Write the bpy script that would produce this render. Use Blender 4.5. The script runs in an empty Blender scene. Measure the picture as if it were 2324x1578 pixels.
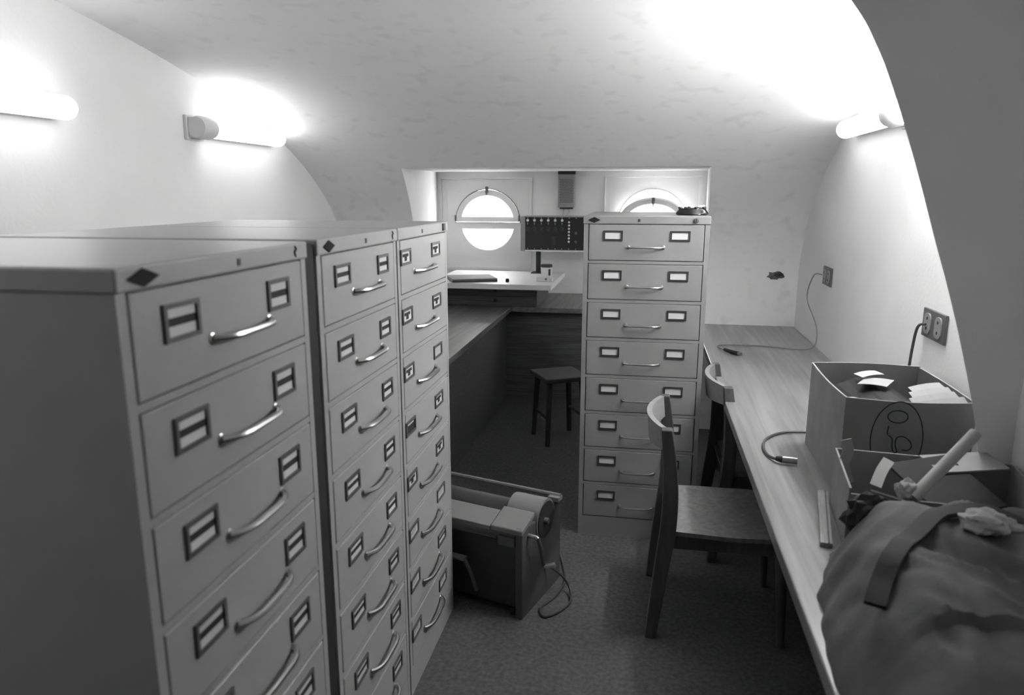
import bpy, bmesh, math, random
from mathutils import Vector, Matrix, noise
random.seed(7)
S = bpy.context.scene
COL = S.collection
PI = math.pi

# ------------------------------------------------------------------ camera, sky, exposure
cam_d = bpy.data.cameras.new('camera')
cam = bpy.data.objects.new('camera', cam_d); COL.objects.link(cam)
cam_d.sensor_width = 36.0
cam_d.lens = 1650.0 / 2324.0 * 36.0
cam_d.clip_start = 0.02
cam.location = (0, 0, 1.6)
cam.rotation_euler = (math.radians(90 - 12.0), 0, math.radians(10.3))
cam_d.dof.use_dof = True
cam_d.dof.focus_distance = 3.3
cam_d.dof.aperture_fstop = 3.2
S.camera = cam

world = bpy.data.worlds.new('sky'); S.world = world
world.use_nodes = True
bg = world.node_tree.nodes['Background']
bg.inputs[0].default_value = (1, 1, 1, 1)      # flat overcast daylight
bg.inputs[1].default_value = 5.5
_nt = world.node_tree                           # overcast sky over darker ground
_tc = _nt.nodes.new('ShaderNodeTexCoord'); _sx = _nt.nodes.new('ShaderNodeSeparateXYZ'); _rp = _nt.nodes.new('ShaderNodeValToRGB')
_mr = _nt.nodes.new('ShaderNodeMapRange'); _mr.inputs[1].default_value = -1; _mr.inputs[2].default_value = 1
_nt.links.new(_tc.outputs['Generated'], _sx.inputs[0]); _nt.links.new(_sx.outputs['Z'], _mr.inputs[0]); _nt.links.new(_mr.outputs[0], _rp.inputs[0])
_rp.color_ramp.elements[0].position = .42; _rp.color_ramp.elements[0].color = (.15, .15, .15, 1)
_rp.color_ramp.elements[1].position = .46; _rp.color_ramp.elements[1].color = (1, 1, 1, 1)
_nt.links.new(_rp.outputs[0], bg.inputs[0])

S.view_settings.view_transform = 'Standard'
S.view_settings.look = 'None'
S.view_settings.gamma = 1.0
S.view_settings.use_curve_mapping = False
S.view_settings.exposure = 2.75
LAMP = 1.5                                     # brightness of the opal tubes
LAMP_FILL = 17.5                               # added unseen fill tube behind the arch pier

# ------------------------------------------------------------------ materials
MATS = {}
def mat(name, g, rough=0.6, var=0.0, scale=8.0, bump=0.0, bscale=200.0, metal=0.0, stretch=None, spec=0.5, detail=4.0, sheen=0.0):
    if name in MATS: return MATS[name]
    m = bpy.data.materials.new(name); m.use_nodes = True
    nt = m.node_tree; b = nt.nodes['Principled BSDF']
    b.inputs['Base Color'].default_value = (g, g, g, 1)
    b.inputs['Roughness'].default_value = rough
    b.inputs['Metallic'].default_value = metal
    b.inputs['Specular IOR Level'].default_value = spec
    tc = nt.nodes.new('ShaderNodeTexCoord')
    mp = nt.nodes.new('ShaderNodeMapping')
    nt.links.new(tc.outputs['Object'], mp.inputs[0])
    if stretch: mp.inputs['Scale'].default_value = stretch
    if var:
        n = nt.nodes.new('ShaderNodeTexNoise'); n.inputs['Scale'].default_value = scale; n.inputs['Detail'].default_value = detail
        nt.links.new(mp.outputs[0], n.inputs['Vector'])
        r = nt.nodes.new('ShaderNodeValToRGB')
        lo, hi = max(0, g*(1-var)), min(1, g*(1+var))
        r.color_ramp.elements[0].position = .3; r.color_ramp.elements[0].color = (lo, lo, lo, 1)
        r.color_ramp.elements[1].position = .7; r.color_ramp.elements[1].color = (hi, hi, hi, 1)
        nt.links.new(n.outputs['Fac'], r.inputs[0]); nt.links.new(r.outputs[0], b.inputs['Base Color'])
    if bump:
        n2 = nt.nodes.new('ShaderNodeTexNoise'); n2.inputs['Scale'].default_value = bscale; n2.inputs['Detail'].default_value = 3
        nt.links.new(mp.outputs[0], n2.inputs['Vector'])
        bp = nt.nodes.new('ShaderNodeBump'); bp.inputs['Strength'].default_value = bump; bp.inputs['Distance'].default_value = .01
        nt.links.new(n2.outputs['Fac'], bp.inputs['Height']); nt.links.new(bp.outputs[0], b.inputs['Normal'])
    MATS[name] = m
    return m

plaster = mat('plaster', .85, .85, .03, 3.0, .10, 60)
floor_m = mat('dark_carpet', .11, .95, .25, 60, .4, 300, spec=.1)
cab_m = mat('grey_enamel', .36, .42, .03, 5, .03, 400)
cab4_m = mat('grey_enamel_dimmed', .26, .42, .03, 5, .03, 400)  # darker copy of the grey enamel, offsetting the strong light on this cabinet
chrome = mat('chrome', .55, .28, metal=1.0)
dark_frame = mat('dark_metal_frame', .035, .45)
mid_frame = mat('grey_metal_frame', .12, .4, metal=.3)
card_w = mat('white_card', .62, .8)
card_g = mat('empty_holder_back', .44, .6)
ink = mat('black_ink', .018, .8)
badge_m = mat('badge_enamel', .014, .75, spec=.2)
opal_base = mat('lamp_base_white', .7, .5)
white_lam = mat('white_laminate', .72, .4, .03, 6)
dark_wood = mat('dark_wood', .12, .5, .35, 5, .05, 60, stretch=(1, 10, 30))
chair_wood = mat('chair_wood', .20, .42, .25, 6, .04, 60, stretch=(8, 8, 1))
chair_dark = mat('chair_dark_wood', .085, .4, .25, 6, .03, 60, stretch=(8, 8, 1))
ply = mat('pale_plywood', .30, .4, .12, 6, stretch=(1, 8, 8))
paint_trim = mat('painted_trim', .72, .5, .02, 4)
black_panel = mat('black_panel', .014, .5)
knob_m = mat('pale_knob', .75, .4)
grey_case = mat('grey_case', .3, .5)
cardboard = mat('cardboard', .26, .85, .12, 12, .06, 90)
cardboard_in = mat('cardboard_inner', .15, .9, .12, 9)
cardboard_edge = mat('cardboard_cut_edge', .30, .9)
paper = mat('paper', .52, .8, .04, 10)
paper_g = mat('grey_paper', .33, .8, .06, 10)
film_m = mat('dark_film_sheet', .016, .5, .3, 20, spec=.25)
rubber = mat('black_rubber', .02, .5)
sack = mat('dark_cloth', .12, .75, .3, 7, .15, 40)
strap_m = mat('strap_webbing', .022, .7)
mach_m = mat('machine_enamel', .20, .45, .06, 6)
mach_dk = mat('machine_dark', .03, .5, .2, 8)
mach_side = mat('machine_side_panel', .085, .6, .15, 6)
hole_dark = mat('broken_plaster', .10, .95, .5, 60, .6, 40)
plate_dk = mat('outlet_plate', .10, .4)
outlet_g = mat('outlet_face', .28, .5)
cable_m = mat('cable_grey', .20, .5)
cable_dk = mat('cable_dark', .06, .5)
cable_pale = mat('cable_pale', .42, .5)

def wood_top(name='varnished_wood_grain', k=1.0, ro=.30):
    m = bpy.data.materials.new(name); m.use_nodes = True
    nt = m.node_tree; b = nt.nodes['Principled BSDF']; b.inputs['Roughness'].default_value = ro
    tc = nt.nodes.new('ShaderNodeTexCoord'); mp = nt.nodes.new('ShaderNodeMapping')
    mp.inputs['Scale'].default_value = (16, .7, 16); mp.inputs['Rotation'].default_value = (0, 0, .03)
    nt.links.new(tc.outputs['Object'], mp.inputs[0])
    n = nt.nodes.new('ShaderNodeTexNoise'); n.inputs['Scale'].default_value = 1.6; n.inputs['Detail'].default_value = 7; n.inputs['Distortion'].default_value = .7
    nt.links.new(mp.outputs[0], n.inputs['Vector'])
    r = nt.nodes.new('ShaderNodeValToRGB')
    for e, (p, v) in zip(r.color_ramp.elements, ((.34, .17), (.66, .30))):
        e.position = p; e.color = (v*k, v*k, v*k, 1)
    nt.links.new(n.outputs['Fac'], r.inputs[0]); nt.links.new(r.outputs[0], b.inputs['Base Color'])
    return m
wood = wood_top()
wood_dk = wood_top('dull_shaded_wood', .72, .5)  # darker, duller copy of the desk wood; under-board shade put into the colour

def vault_mat():
    m = bpy.data.materials.new('mottled_plaster'); m.use_nodes = True
    nt = m.node_tree; b = nt.nodes['Principled BSDF']; b.inputs['Roughness'].default_value = .85
    tc = nt.nodes.new('ShaderNodeTexCoord')
    n = nt.nodes.new('ShaderNodeTexNoise'); n.inputs['Scale'].default_value = 11; n.inputs['Detail'].default_value = 1.0; n.inputs['Distortion'].default_value = .2
    nt.links.new(tc.outputs['Object'], n.inputs['Vector'])
    r = nt.nodes.new('ShaderNodeValToRGB')   # damp blotches
    r.color_ramp.elements[0].position = .58; r.color_ramp.elements[0].color = (.85, .85, .85, 1)
    r.color_ramp.elements[1].position = .80; r.color_ramp.elements[1].color = (.76, .76, .76, 1)
    nt.links.new(n.outputs['Fac'], r.inputs[0]); nt.links.new(r.outputs[0], b.inputs['Base Color'])
    n2 = nt.nodes.new('ShaderNodeTexNoise'); n2.inputs['Scale'].default_value = 14; n2.inputs['Detail'].default_value = 3
    nt.links.new(tc.outputs['Object'], n2.inputs['Vector'])
    bp = nt.nodes.new('ShaderNodeBump'); bp.inputs['Strength'].default_value = .12; bp.inputs['Distance'].default_value = .01
    nt.links.new(n2.outputs['Fac'], bp.inputs['Height']); nt.links.new(bp.outputs[0], b.inputs['Normal'])
    return m
vault_m = vault_mat()

def emit(name, v, st):
    m = bpy.data.materials.new(name); m.use_nodes = True
    b = m.node_tree.nodes['Principled BSDF']
    b.inputs['Base Color'].default_value = (.8, .8, .8, 1)
    b.inputs['Emission Color'].default_value = (v, v, v, 1); b.inputs['Emission Strength'].default_value = st
    return m
opal = emit('lit_opal_glass', 1, LAMP)
opal_fill = emit('fill_opal_glass', 1, 3.7)
opal_fill_strong = emit('fill_opal_glass_strong', 1, LAMP_FILL)

def glass_mat():
    m = bpy.data.materials.new('window_glass'); m.use_nodes = True
    nt = m.node_tree; nt.nodes.remove(nt.nodes['Principled BSDF'])
    out = nt.nodes['Material Output']
    t = nt.nodes.new('ShaderNodeBsdfTransparent'); t.inputs[0].default_value = (.95, .95, .95, 1)
    tr = nt.nodes.new('ShaderNodeBsdfTranslucent'); tr.inputs[0].default_value = (.75, .75, .75, 1)
    n = nt.nodes.new('ShaderNodeTexNoise'); n.inputs['Scale'].default_value = 6
    mx = nt.nodes.new('ShaderNodeMixShader')
    mr = nt.nodes.new('ShaderNodeMapRange'); mr.inputs[3].default_value = .75; mr.inputs[4].default_value = .9
    nt.links.new(n.outputs['Fac'], mr.inputs[0]); nt.links.new(mr.outputs[0], mx.inputs[0])
    nt.links.new(t.outputs[0], mx.inputs[1]); nt.links.new(tr.outputs[0], mx.inputs[2])
    nt.links.new(mx.outputs[0], out.inputs[0])
    return m
glass = glass_mat()

# ------------------------------------------------------------------ mesh helpers
class MB:
    def __init__(s): s.v = []; s.f = []; s.mi = []
    def add(s, vs, fs, mi=0):
        o = len(s.v); s.v += [tuple(p) for p in vs]
        for f in fs: s.f.append(tuple(i + o for i in f)); s.mi.append(mi)
        return s
    def box(s, x0, x1, y0, y1, z0, z1, mi=0):
        vs = [(x, y, z) for z in (z0, z1) for y in (y0, y1) for x in (x0, x1)]
        return s.add(vs, [(0, 2, 3, 1), (4, 5, 7, 6), (0, 1, 5, 4), (2, 6, 7, 3), (0, 4, 6, 2), (1, 3, 7, 5)], mi)
    def prism(s, poly, a, b, axis='z', mi=0):
        # poly 2D list extruded from a to b along axis
        def P(p, t):
            return {'z': (p[0], p[1], t), 'y': (p[0], t, p[1]), 'x': (t, p[0], p[1])}[axis]
        n = len(poly)
        vs = [P(p, a) for p in poly] + [P(p, b) for p in poly]
        fs = [tuple(range(n))[::-1], tuple(range(n, 2*n))] + [(i, (i+1) % n, n+(i+1) % n, n+i) for i in range(n)]
        return s.add(vs, fs, mi)
    def tube(s, pts, r, n=8, mi=0, cap=True, flat=1.0):
        pts = [Vector(p) for p in pts]; m = len(pts)
        rs = r if isinstance(r, (list, tuple)) else [r]*m
        up = None; vs = []; fs = []
        for i, p in enumerate(pts):
            t = (pts[min(i+1, m-1)] - pts[max(i-1, 0)]).normalized()
            if up is None:
                up = Vector((0, 0, 1)) if abs(t.z) < .9 else Vector((1, 0, 0))
            sx = t.cross(up).normalized(); up = sx.cross(t).normalized()
            for k in range(n):
                a = 2*PI*k/n
                vs.append(p + sx*math.cos(a)*rs[i] + up*math.sin(a)*rs[i]*flat)
        for i in range(m-1):
            for k in range(n):
                k2 = (k+1) % n
                fs.append((i*n+k, i*n+k2, (i+1)*n+k2, (i+1)*n+k))
        if cap: fs += [tuple(range(n)), tuple(range((m-1)*n, m*n))[::-1]]
        return s.add(vs, fs, mi)
    def lathe(s, prof, c=(0, 0, 0), n=24, axis='z', mi=0):
        vs = []; fs = []; m = len(prof)
        for (r, h) in prof:
            for k in range(n):
                a = 2*PI*k/n; x, y = r*math.cos(a), r*math.sin(a)
                q = {'z': (x, y, h), 'y': (x, h, y), 'x': (h, x, y)}[axis]
                vs.append((q[0]+c[0], q[1]+c[1], q[2]+c[2]))
        for i in range(m-1):
            for k in range(n):
                k2 = (k+1) % n; fs.append((i*n+k, i*n+k2, (i+1)*n+k2, (i+1)*n+k))
        fs += [tuple(range(n))[::-1], tuple(range((m-1)*n, m*n))]
        return s.add(vs, fs, mi)
    def mesh(s, name, mats, bevel=0, smooth=False, segs=2, fix=True):
        me = bpy.data.meshes.new(name); me.from_pydata(s.v, [], s.f)
        for i, p in enumerate(me.polygons): p.material_index = s.mi[i]
        for m in (mats if isinstance(mats, (list, tuple)) else [mats]): me.materials.append(m)
        bm = bmesh.new(); bm.from_mesh(me)
        if fix: bmesh.ops.recalc_face_normals(bm, faces=bm.faces)
        if bevel:
            es = [e for e in bm.edges if len(e.link_faces) == 2 and e.calc_face_angle(0) > .5]
            bmesh.ops.bevel(bm, geom=es, offset=bevel, segments=segs, affect='EDGES', profile=.5, clamp_overlap=True)
        if smooth:
            for f in bm.faces: f.smooth = True
            for e in bm.edges:
                if len(e.link_faces) == 2 and e.calc_face_angle(0) > .7: e.smooth = False
        bm.to_mesh(me); bm.free()
        return me
    def build(s, name, mats, parent=None, bevel=0, smooth=False, segs=2, fix=True, loc=None):
        return link(name, s.mesh(name, mats, bevel, smooth, segs, fix), parent, loc)

def link(name, me, parent=None, loc=None):
    o = bpy.data.objects.new(name, me); COL.objects.link(o)
    if parent: o.parent = parent
    if loc: o.location = loc
    return o
def tag(o, label, cat, group=None, kind=None):
    o['label'] = label; o['category'] = cat
    if group: o['group'] = group
    if kind: o['kind'] = kind
    return o
def thing(name, label, cat, loc=(0, 0, 0), rz=0, group=None):
    o = bpy.data.objects.new(name, None); COL.objects.link(o)
    o.empty_display_size = .05
    o.location = loc; o.rotation_euler = (0, 0, rz)
    return tag(o, label, cat, group)
def struct(name, mb, m, label, cat, **k):
    o = mb.build(name, m, **k)
    o['kind'] = 'structure'; o['label'] = label; o['category'] = cat
    return o

def plate(outer, holes, t):
    """flat board with holes, as verts/faces in a local XY plane, thickness t centred on z=0"""
    cu = bpy.data.curves.new('tmp', 'CURVE'); cu.dimensions = '2D'; cu.fill_mode = 'BOTH'; cu.extrude = t/2
    for loop in [outer] + holes:
        sp = cu.splines.new('POLY'); sp.points.add(len(loop)-1)
        for p, q in zip(sp.points, loop): p.co = (q[0], q[1], 0, 1)
        sp.use_cyclic_u = True
    ob = bpy.data.objects.new('tmp', cu); COL.objects.link(ob)
    dg = bpy.context.evaluated_depsgraph_get(); dg.update()
    me = bpy.data.meshes.new_from_object(ob.evaluated_get(dg))
    vs = [tuple(v.co) for v in me.vertices]; fs = [tuple(p.vertices) for p in me.polygons]
    bpy.data.objects.remove(ob); bpy.data.curves.remove(cu); bpy.data.meshes.remove(me)
    return vs, fs
def plate_xz(outer, holes, y0, y1):
    vs, fs = plate(outer, holes, y1-y0)
    return [(v[0], (y0+y1)/2 + v[2], v[1]) for v in vs], fs
def arc(cx, cz, r, a0, a1, n=24):
    return [(cx + r*math.cos(a0+(a1-a0)*i/n), cz + r*math.sin(a0+(a1-a0)*i/n)) for i in range(n+1)]
def spline(pts, sub=8):
    pts = [Vector(p) for p in pts]; out = []
    for i in range(len(pts)-1):
        p0 = pts[max(i-1, 0)]; p1 = pts[i]; p2 = pts[i+1]; p3 = pts[min(i+2, len(pts)-1)]
        for k in range(sub):
            t = k/sub
            out.append(.5*((2*p1)+(p2-p0)*t+(2*p0-5*p1+4*p2-p3)*t*t+(3*p1-p0-3*p2+p3)*t**3))
    out.append(pts[-1]); return out

# ------------------------------------------------------------------ the room
XL, XR, YB, YN = -2.12, .985, 4.97, 6.32
prof = [(4.97, 0), (4.97, .95), (4.955, 1.15), (4.89, 1.31), (4.77, 1.48), (4.60, 1.62), (4.40, 1.75), (4.15, 1.875), (3.9, 1.97), (3.65, 2.045),
        (3.3, 2.13), (2.9, 2.21), (2.4, 2.285), (1.7, 2.35), (.9, 2.39), (0, 2.40), (-2.0, 2.40)]
SI = 6                                            # profile index where the dormer opening's head sits
ys = [p[0] for p in prof]; zs = [p[1] for p in prof]
fine = spline([(0, y, z) for y, z in prof[1:]], 4)
fine = [(p.y, p.z) for p in fine]
pr = [prof[0]] + fine
# snap the head of the opening to the nearest profile point
hi = min(range(len(pr)), key=lambda i: abs(pr[i][1]-1.752))
HY, HZ = pr[hi]
def xl(y): return -1.49 + (y-HY)*(-1.82+1.49)/(YN-HY)
def xr(y): return .36 + (y-HY)*(.485-.36)/(YN-HY)
mb = MB()
for i in range(len(pr)-1):
    (y0, z0), (y1, z1) = pr[i], pr[i+1]
    if i < hi:
        mb.add([(XL, y0, z0), (xl(y0), y0, z0), (xl(y1), y1, z1), (XL, y1, z1)], [(0, 1, 2, 3)])
        mb.add([(xr(y0), y0, z0), (XR, y0, z0), (XR, y1, z1), (xr(y1), y1, z1)], [(0, 1, 2, 3)])
    else:
        mb.add([(XL, y0, z0), (XR, y0, z0), (XR, y1, z1), (XL, y1, z1)], [(0, 1, 2, 3)])
v = mb.build('ceiling', vault_m, fix=False)
bm = bmesh.new(); bm.from_mesh(v.data); bmesh.ops.remove_doubles(bm, verts=bm.verts, dist=1e-5)
bmesh.ops.recalc_face_normals(bm, faces=bm.faces)
for f in bm.faces: f.smooth = True
bm.to_mesh(v.data); bm.free()
tag(v, 'pale mottled plaster vault curving over the room from the knee wall', 'ceiling', kind='structure')
# dormer reveals, head and back wall
mb = MB()
for i in range(hi):
    (y0, z0), (y1, z1) = pr[i], pr[i+1]
    mb.add([(xl(y0), y0, z0), (xl(y1), y1, z1), (-1.82, YN, z1 if i < hi-1 else 1.782), (-1.82, YN, z0)], [(0, 1, 2, 3)])
    mb.add([(xr(y0), y0, z0), (xr(y1), y1, z1), (.485, YN, z1 if i < hi-1 else 1.782), (.485, YN, z0)], [(0, 1, 2, 3)])
mb.add([(xl(HY), HY, HZ), (xr(HY), HY, HZ), (.485, YN, 1.782), (-1.82, YN, 1.782)], [(0, 1, 2, 3)])
struct('wall_niche', mb, plaster, 'plaster reveals and head of the deep dormer recess', 'wall')

W1 = (-1.784, -.972, .94, 1.728); W2 = (-.357, .452, .94, 1.738)
def rect(x0, x1, z0, z1): return [(x0, z0), (x1, z0), (x1, z1), (x0, z1)]
vs, fs = plate_xz(rect(-1.86, .52, -.02, 1.80), [rect(*W1)[::-1], rect(*W2)[::-1]], YN, YN+.05)
struct('wall_back', MB().add(vs, fs), plaster, 'white back wall of the dormer recess holding two round windows', 'wall')
struct('wall_left', MB().box(XL-.05, XL, -2, 5.05, 0, 2.5), plaster, 'plain white plaster end wall behind the row of cabinets', 'wall')
struct('wall_right', MB().box(XR, XR+.05, -2, 5.05, 0, 2.5), plaster, 'white plaster end wall above the wooden desk', 'wall')
struct('wall_front', MB().box(XL, XR, -2.05, -2, 0, 2.45), mat('grey_plaster', .5, .9), 'plain wall behind the viewer', 'wall')
struct('floor', MB().box(XL-.05, XR+.05, -2.05, YN+.1, -.05, 0), floor_m, 'dark carpeted floor', 'floor')
# arch pier on the right, in its own shade
pc = [(.512, 2.018), (.542, 1.966), (.569, 1.914), (.606, 1.828), (.656, 1.698), (.687, 1.613), (.736, 1.472), (.779, 1.353), (.834, 1.182), (.888, .986), (.925, .78), (.95, .5), (.965, 0)]
edge = [(.40, 2.16), (.45, 2.10)] + pc
edge = [(p.x, p.y) for p in spline([(a, b, 0) for a, b in edge], 4)]
edge = [p for p in edge if p[1] > .745]
front_c = edge + [(edge[-1][0]+.004, .742), (XR, .742), (XR, 2.36), (.15, 2.36), (.28, 2.26)]
k = len(edge)+1
back_c = [(min(x+.06, XR-.001), z+(.02 if z > .75 else 0)) for x, z in front_c[:k]] + front_c[k:]
n = len(front_c)
vs = [(x, 2.05, z) for x, z in front_c] + [(x, 2.14, z) for x, z in back_c]
fs = [tuple(range(n)), tuple(range(n, 2*n))[::-1]] + [(i, (i+1) % n, n+(i+1) % n, n+i) for i in range(n)]
struct('wall_arch', MB().add(vs, fs), plaster, 'shaded arch pier with curved edge at the right of the room', 'wall')

# ------------------------------------------------------------------ round dormer windows
def seg_low(cx, cz, r, z):           # part of a disc below height z
    a = math.asin((z-cz)/r); return arc(cx, cz, r, PI - a, 2*PI + a, 40)
def seg_up(cx, cz, r, z):
    a = math.asin((z-cz)/r); return arc(cx, cz, r, a, PI-a, 40)
def window(n, W, cx, tilt, label):
    cz = 1.343
    w = thing('window_%d' % n, label, 'window', (cx, YN, W[2])); w['kind'] = 'structure'
    ox, oz = cx, W[2]
    def L(vs): return [(a-ox, b-YN, c-oz) for a, b, c in vs]
    up_o = seg_up(cx, cz, .29, 1.349); lo = seg_low(cx, cz, .235, 1.291)
    vs, fs = plate_xz(rect(*W), [up_o[::-1], lo[::-1]], YN+.002, YN+.03)
    MB().add(L(vs), fs).build('panel', paint_trim, w)
    # surrounding moulding: four proud strips
    t = .03
    for nm, b in (('head_trim', (W[0], W[1], W[3]-.012, W[3])), ('sill_trim', (W[0]-.01, W[1], W[2]-.008, W[2]+.022)),
                  ('side_trim', (W[0], W[0]+.012, W[2], W[3])), ('side_trim', (W[1]-t, W[1], W[2]+.022, W[3]-.012))):
        x0, x1, z0, z1 = b
        d = .03 if nm == 'sill_trim' else .016
        MB().box(x0-ox, x1-ox, -d, .004, z0-oz, z1-oz).build(nm, paint_trim, w, bevel=.003)
    # thin inner bead
    x0, x1, z0, z1 = W[0]+.05, W[1]-.12, W[2]+.11, W[3]-.09
    vs, fs = plate_xz(rect(x0, x1, z0, z1), [rect(x0+.006, x1-.006, z0+.006, z1-.006)[::-1], ], YN-.001, YN+.003)
    MB().add(L(vs), fs).build('bead', paint_trim, w)
    lp = seg_low(cx, cz, .236, 1.292); vs, fs = plate_xz(lp, [], YN+.018, YN+.022)
    MB().add(L(vs), fs).build('pane', glass, w)
    # opening sash, hinged on its flat bottom edge
    s = MB(); o2 = seg_up(cx, cz, .286, 1.352); gl = seg_up(cx, cz, .235, 1.397)
    vs, fs = plate_xz(o2, [gl[::-1]], YN-.012, YN+.014)
    rot = Matrix.Rotation(tilt, 4, 'X')
    hinge = Vector((0, 0, 1.352-oz))
    def T(vs): return [tuple(rot @ (Vector(p)-hinge)) for p in L(vs)]
    sash = link('sash', MB().add(T(vs), fs).mesh('sash', paint_trim), w, hinge)
    vs, fs = plate_xz(seg_up(cx, cz, .236, 1.396), [], YN-.001, YN+.003)
    MB().add(T(vs), fs).build('pane', glass, sash)
    # latch at the crown, small hinges low on both sides
    lt = MB().box(-.012, .012, -.034, -.012, 1.60-oz, 1.655-oz).box(-.006, .006, -.05, -.03, 1.585-oz, 1.65-oz)
    lt.v = [tuple(rot @ (Vector(p)-hinge)) for p in lt.v]
    lt.build('latch', mid_frame, sash, bevel=.002)
    for sx in (-1, 1):
        h = MB().box(sx*.284-.008, sx*.284+.008, -.022, -.012, 1.36-oz, 1.41-oz)
        h.v = [tuple(rot @ (Vector(p)-hinge)) for p in h.v]
        h.build('hinge', mid_frame, sash, bevel=.001)
    # thin dark reveal line round the sash
    ring = seg_up(cx, cz, .293, 1.345)
    vs, fs = plate_xz(ring, [seg_up(cx, cz, .287, 1.351)[::-1]], YN-.003, YN+.0015)
    MB().add(L(vs), fs).build('gasket', dark_frame, w)
window(1, W1, -1.366, 0, 'round dormer window with closed half-round sash, left of the grille box')
window(2, W2, .052, math.radians(42), 'round dormer window with its half-round sash tipped open, right of the grille box')

# ------------------------------------------------------------------ built-in worktops
def worktop(name, label, cat, x0, x1, y0, y1, supports, m=None, t=.038):
    d = thing(name, label, cat, ((x0+x1)/2, (y0+y1)/2, 0)); cx, cy = d.location.x, d.location.y
    MB().box(x0-cx, x1-cx, y0-cy, y1-cy, .74-t, .74).build('tabletop', m or wood, d, bevel=.004)
    for (a, b, c, e) in supports:
        MB().box(a-cx, b-cx, c-cy, e-cy, 0, .74-t).build('support_panel', dark_wood, d)
    return d
worktop('desk', 'long varnished wooden desk running along the right wall', 'desk', .355, XR-.002, .35, 4.968,
        [(.45, .96, .6, .64), (.45, .96, 4.2, 4.24), (.93, .96, .64, 4.2)])
d = thing('counter', 'wooden counter along the left side and into the dormer recess under the white table board', 'counter', (-1.2, 4.2, 0))
pl = [(XL+.002, 2.75), (-1.0, 2.75), (-1.0, 5.46), (.36, 5.46), (.40, YN-.004), (-1.78, YN-.004), (-1.56, 4.99), (-1.56, 4.965), (XL+.002, 4.965)]
MB().prism([(x+1.2, y-4.2) for x, y in pl], .702, .74, 'z').build('tabletop', wood_dk, d, bevel=.003)
for (a, b, c, e) in ((-1.09, -1.06, 2.8, 5.6), (-1.06, .34, 5.57, 5.60), (-2.0, -1.1, 2.8, 2.84)):  # first two panels added dark, standing in for shade under the counter
    MB().box(a+1.2, b+1.2, c-4.2, e-4.2, 0, .702).build('support_panel', dark_wood, d)
# ------------------------------------------------------------------ white board on its dark drawer unit
d = thing('drafting_table', 'white-topped table board on a low dark wood drawer unit below the left window', 'table', (-1.06, 5.8, .74))
ox, oy, oz = d.location
MB().box(-1.60-ox, -.655-ox, 5.18-oy, 6.1-oy, .91-oz, .95-oz).build('tabletop', white_lam, d, bevel=.003)
mb = MB().box(-1.58-ox, -.80-ox, 5.47-oy, 6.15-oy, 0, .905-oz)
mb.build('drawer_unit', dark_wood, d, bevel=.003)
for k in range(2):
    z0 = .012 + k*.078
    dr = MB().box(-1.57-ox, -.815-ox, 5.455-oy, 5.47-oy, z0, z0+.07).build('drawer', dark_wood, d, bevel=.003)
    MB().lathe([(.004, 0), (.012, -.006), (.014, -.016), (.006, -.022)], (-1.12-ox, 5.455-oy, z0+.04), 12, 'y').build('knob', dark_frame, dr, smooth=True)

# ------------------------------------------------------------------ card index cabinets
ZT, PITCH, DH = 1.466, .173, .155
def card_mesh(kind, w, h):
    m = MB()
    def q(a, b, c, e, mi, y=0): m.add([(a*w, y, c*h), (b*w, y, c*h), (b*w, y, e*h), (a*w, y, e*h)], [(0, 1, 2, 3)], mi)
    if kind == 'plain': q(0, 1, 0, 1, 0)
    elif kind == 'empty': q(0, 1, 0, 1, 2)
    elif kind == 'stripe':
        q(0, 1, 0, .36, 0); q(0, 1, .36, .66, 1); q(0, 1, .66, 1, 0)
    elif kind == 'tee':
        q(0, 1, 0, .12, 0); q(0, .36, .12, .5, 0); q(.36, .68, .12, .5, 1); q(.68, 1, .12, .5, 0)
        q(0, .16, .5, .8, 0); q(.16, .86, .5, .8, 1); q(.86, 1, .5, .8, 0); q(0, 1, .8, 1, 0)
    elif kind == 'square':
        q(0, 1, 0, .2, 0); q(0, .2, .2, .8, 0); q(.2, .8, .2, .8, 2); q(.8, 1, .2, .8, 0); q(0, 1, .8, 1, 0)
    elif kind == 'dark':
        q(0, 1, 0, .74, 1); q(0, .2, .74, .9, 1); q(.2, .9, .74, .9, 0); q(.9, 1, .74, .9, 1); q(0, 1, .9, 1, 1)
    me = m.mesh('label_card', [card_w, ink, card_g], fix=False)
    return me
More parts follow.
